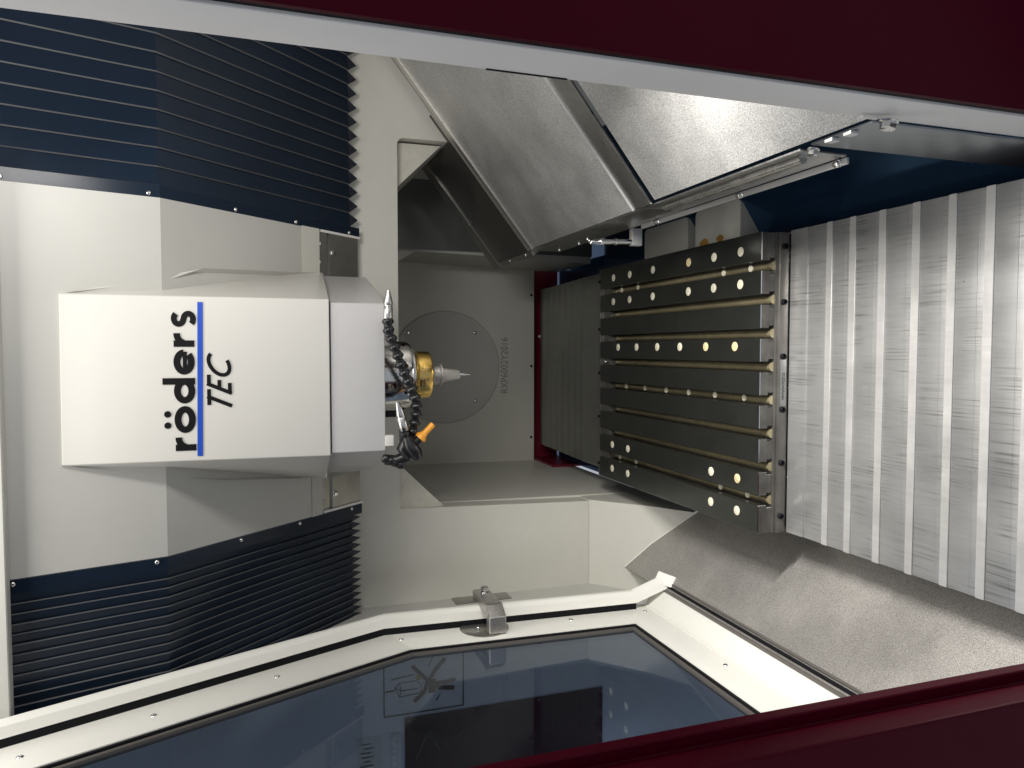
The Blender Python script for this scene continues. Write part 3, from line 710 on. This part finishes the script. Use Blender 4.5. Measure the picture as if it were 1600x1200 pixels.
for y, z in ((.2616, .8646), (.3632, .6134), (.354, .2299), (.3474, .0449), (.0355, .0418), (.1731, 1.0626), (-.28, .0418), (.0985, 1.235)): dome((XD, y, z), (1, 0, 0), door, .0055, .002, 'chrome')
# sill in front of the leaf
slabpoly('door_sill', [(XD + .0005, -.75, .0195), (XD + .0005, .388, .0225), (XW - .002, .405, -.010), (XW - .002, -.75, -.0105)], (0, 0, -.012), 'framewhite', door, .0012)
tube('sill_ridge', [(XD + .001, -.75, .0215), (XD + .001, .386, .0245)], .0022, 'framewhite', door, 8)
# trim channel round the door
trim = thing('door_trim', 'white raised trim channel round the side door, bent at the corners', 'trim', (XW, .3, .0))
path = [(.115, 1.36), (.4195, .6405), (.3897, .0612), (.372, -.010)]
PXX = [XW, XW, XW, -.472]
def trimbar(name, a, b, la, lb, x0, x1, w, m):
    pass
dirsn = []
wv = .024
def perp(a, b): 
    d = Vector((b[0] - a[0], b[1] - a[1])).normalized(); return Vector((-abs(d.y), d.x * (1 if d.y < 0 else -1)))
ns = [perp(path[i], path[i + 1]) for i in range(3)]
off = [ns[0]] + [(ns[i] + ns[i + 1]).normalized() for i in range(2)] + [ns[2]]
near = [(p[0] + o.x * wv, p[1] + o.y * wv) for p, o in zip(path, off)]
bm = bmesh.new(); V = []
for p, q, xx in zip(path, near, PXX):
    V.append([bm.verts.new(c) for c in ((xx - .03, p[0] + .004, p[1]), (xx - .004, p[0] + .001, p[1]), (xx, p[0] - .003, p[1]), (xx - .001, q[0] + .0125, q[1]), (xx - .008, q[0] + .004, q[1]), (xx - .025, q[0] - .001, q[1]))])
for A, B in zip(V, V[1:]):
    for k in range(6): bm.faces.new((A[k], A[(k + 1) % 6], B[(k + 1) % 6], B[k]))
bm.faces.new(V[0]); bm.faces.new(V[-1]); finish(bm, 'trim_channel', 'framewhite', trim, 25)
slabpoly('trim_flange', [(-.462, .372, -.004), (-.470, .340, -.030), (-.492, .336, -.016), (-.490, .378, .006)], (-.001, 0, -.003), 'framewhite', trim, .0005)
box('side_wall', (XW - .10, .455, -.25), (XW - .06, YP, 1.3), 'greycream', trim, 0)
# dark rubber in the gap between leaf and trim
gap = [(p[0] + o.x * .020, p[1] + o.y * .020) for p, o in zip(path, off)]; gap2 = [(p[0] + o.x * .062, p[1] + o.y * .062) for p, o in zip(path[:3], off[:3])]
for i in range(2): yz([gap[i], gap[i + 1], gap2[i + 1], gap2[i]], XD - .003 + .0, .004, 'gap_rubber', 'gapblue', trim, 0) if False else None
bm = bmesh.new(); V = []
for p in near[:3]:
    V.append([bm.verts.new(c) for c in ((XW - .0245, p[0] + .0005, p[1]), (XW - .0245, p[0] + .004, p[1]), (XD - .004, p[0] + .004, p[1]), (XD - .004, p[0] + .0005, p[1]))])
for A, B in zip(V, V[1:]):
    for k in range(4): bm.faces.new((A[k], A[(k + 1) % 4], B[(k + 1) % 4], B[k]))
finish(bm, 'gap_rubber', 'black', trim, 0)
# latch: rosette, angled clamp lever, bolt
lat = thing('door_latch', 'cast metal clamp latch on a round steel rosette, on the door frame', 'latch', (XD, .366, .43))
lathe('rosette', [(0, .003), (.050, .003), (.0535, .0018), (.0535, 0)], (XD, .368, .430), (1, 0, 0), 'bracket', lat, 56)
vs = []
prism('lever', [(XD + .003, .318), (XD + .040, .318), (XD + .060, .345), (XD + .060, .452), (XD + .044, .452), (XD + .040, .352), (XD + .032, .342), (XD + .003, .342)], 'Z', .395, .433, 'castmetal', lat, .004, 3)
hexbolt((XD + .060, .425, .412), (1, 0, 0), lat, .009, .014, 'chrome')
hexbolt((XD + .006, .352, .448), (0, .2, 1), lat, .006, .007, 'chrome')
box('strike_plate', (XW + .001, .415, .350), (XW + .0035, .458, .482), 'bracket', trim, .001)
# ---- cabinet outside the window
cab = thing('outside_cabinet', 'grey cabinet board with warning pictogram and label behind the tinted window', 'cabinet', (-.85, .45, .2))
YC = .46
box('board', (-1.7, YC, -1.2), (-.57, YC + .02, 1.45), 'board', cab, .002)
q = lambda pts, w, c=False: (pts, w, c)
strokes('pictogram_frame', [q([(-.585, .636), (-.756, .636), (-.756, .4535), (-.585, .4535)], .0022)], (0, YC - .0005, 0), eu, ev, .0006, 'ink', cab)
strokes('pictogram_box', [q([(-.692, .612), (-.683, .601), (-.683, .563), (-.692, .552), (-.712, .552), (-.715, .601), (-.692, .612), (-.701, .598), (-.683, .601)], .0012), q([(-.715, .601), (-.701, .598), (-.701, .558)], .0012), q([(-.699, .633), (-.6985, .612)], .0025), q([(-.673, .62), (-.668, .57)], .0012), q([(-.655, .535), (-.61, .515), (-.60, .46)], .0012), q([(-.735, .517), (-.722, .509)], .0014)], (0, YC - .0005, 0), eu, ev, .0006, 'ink', cab)
strokes('pictogram_arms', [q([(-.648, .572), (-.668, .553), (-.686, .537), (-.712, .545), (-.73, .568)], .0085), q([(-.69, .536), (-.664, .52), (-.64, .496)], .0085), q([(-.69, .53), (-.706, .51), (-.712, .475)], .0095), q([(-.696, .53), (-.695, .50), (-.693, .472)], .0075), q([(-.70, .535), (-.70, .518)], .03)], (0, YC - .0006, 0), eu, ev, .0006, 'figure', cab)
strokes('pictogram_spot', [q(arc(-.676, .558, .003, .003, 0, 330, 11), .006, True)], (0, YC - .0007, 0), eu, ev, .0006, 'yellow', cab)
prism('pictogram_triangle', [(-.600, .60), (-.600, .577), (-.628, .577)], 'Y', YC - .001, YC, 'yellow', cab)
box('type_label', (-.91, YC - .001, .641), (-.795, YC, .697), 'label', cab, .0003)
strokes('label_print', [q([(-.80 - .01 * k, .690 - .004 * (k % 3)), (-.80 - .01 * k, .66 + .006 * (k % 2))], .002) for k in range(1, 10)], (0, YC - .0012, 0), eu, ev, .0003, 'ink', cab)
box('key_strip', (-.92, YC - .002, .604), (-.797, YC, .624), 'label', cab, .004)
for k in range(8): lathe('key', [(0, .001), (.005, .001), (.006, 0)], (-.806 - .0145 * k, YC - .002, .614), (0, -1, 0), 'board', cab, 16)
box('alcove', (-1.2, YC - .003, .10), (-.765, YC - .001, .590), 'figure', cab, .001)
strokes('alcove_loop', [q(arc(-.80, .50, .035, .045, 60, 330, 24), .003), q([(-.765, .462), (-.95, .452)], .0025), q([(-.86, .565), (-.80, .535), (-.87, .50)], .006)], (0, YC - .0035, 0), eu, ev, .001, 'hatch', cab)
# ================================================================== FRONT JAMBS
jr = thing('front_jamb', 'pale grey jamb return and dark red front panel on the right of the opening', 'jamb', (.33, -.55, -.2))
prism('jamb_return', [(.3205, -.5), (.3208, -.556), (.40, -.556), (.40, -.5)], 'Z', -.3, 1.7, 'jamb', jr, .002, 3)
prism('jamb_gasket', [(.3235, -.557), (.3235, -.565), (.40, -.565), (.40, -.557)], 'Z', -.3, 1.7, 'black', jr, 0)
prism('front_panel', [(.3215, -.566), (.3215, -.573), (1.3, -.573), (1.3, -.566)], 'Z', -.3, 1.7, 'red', jr, .0015, 3)
box('jamb_slot', (.3197, -.5030, .605), (.3208, -.5008, .685), 'black', jr, 0)
jl = thing('front_door_edge', 'dark red sliding door panel with stepped edge on the left of the opening', 'door', (-.3, -.62, -.2))
prism('edge_profile', [(-.277, -.590), (-.277, -.604), (-.290, -.604), (-.290, -.610), (-.36, -.610), (-.36, -.590)], 'Z', -.3, 1.7, 'red', jl, .003, 3)
prism('door_panel', [(-.287, -.6105), (-.287, -.640), (-1.3, -.640), (-1.3, -.6105)], 'Z', -.3, 1.7, 'red', jl, .004, 4)
# ================================================================== lamp bodies
lt = thing('ceiling_lamp', 'long work lamp bar above the machine opening', 'lamp', (0, -.05, 1.53))
box('lamp_housing', (-.52, -.10, 1.515), (.52, .0, 1.56), 'lampbody', lt, .003)
ls = thing('side_lamp', 'short work lamp bar above the front guard panel', 'lamp', (.47, -.335, .61))
box('lamp_housing', (.455, -.47, .595), (.50, -.20, .64), 'lampbody', ls, .003)
lf = thing('upper_fill_housing', 'added upright fill lamp body, unseen high behind the right front jamb', 'lamp', (.49, -.42, .85))
box('lamp_housing', (.485, -.47, .85), (.52, -.42, 1.20), 'lampbody', lf, .003)
# ================================================================== bright metal chips lying about
bm = bmesh.new()
def chip(p, s):
    a = [Vector(p) + Vector((random.uniform(-s, s), random.uniform(-s, s), random.uniform(0, s * .6))) for _ in range(4)]
    v = [bm.verts.new(q_) for q_ in a]
    for f in ((0, 1, 2), (0, 1, 3), (1, 2, 3), (0, 2, 3)): bm.faces.new([v[i] for i in f])
for _ in range(34):
    x = random.uniform(-.49, -.33); z = -.126 - sl * (x + .336); chip((x, random.uniform(-.5, .38), z + .0005), random.uniform(.0007, .0017))
for _ in range(40): chip((random.uniform(-.27, .27), random.uniform(-.5, -.01), -.0592), random.uniform(.0006, .0014))
for _ in range(18): chip((random.choice(slabs)[0] + random.uniform(.004, .04), random.uniform(.02, .66), .0004), random.uniform(.0006, .0012))
for _ in range(60): chip((random.uniform(-.28, .28), -.0068, -.0592), random.uniform(.0006, .0013))
ch = finish(bm, 'metal_chips', 'chip', None, 0); tag(ch, 'tiny bright metal chips scattered on the covers and table', 'chips', kind='stuff')
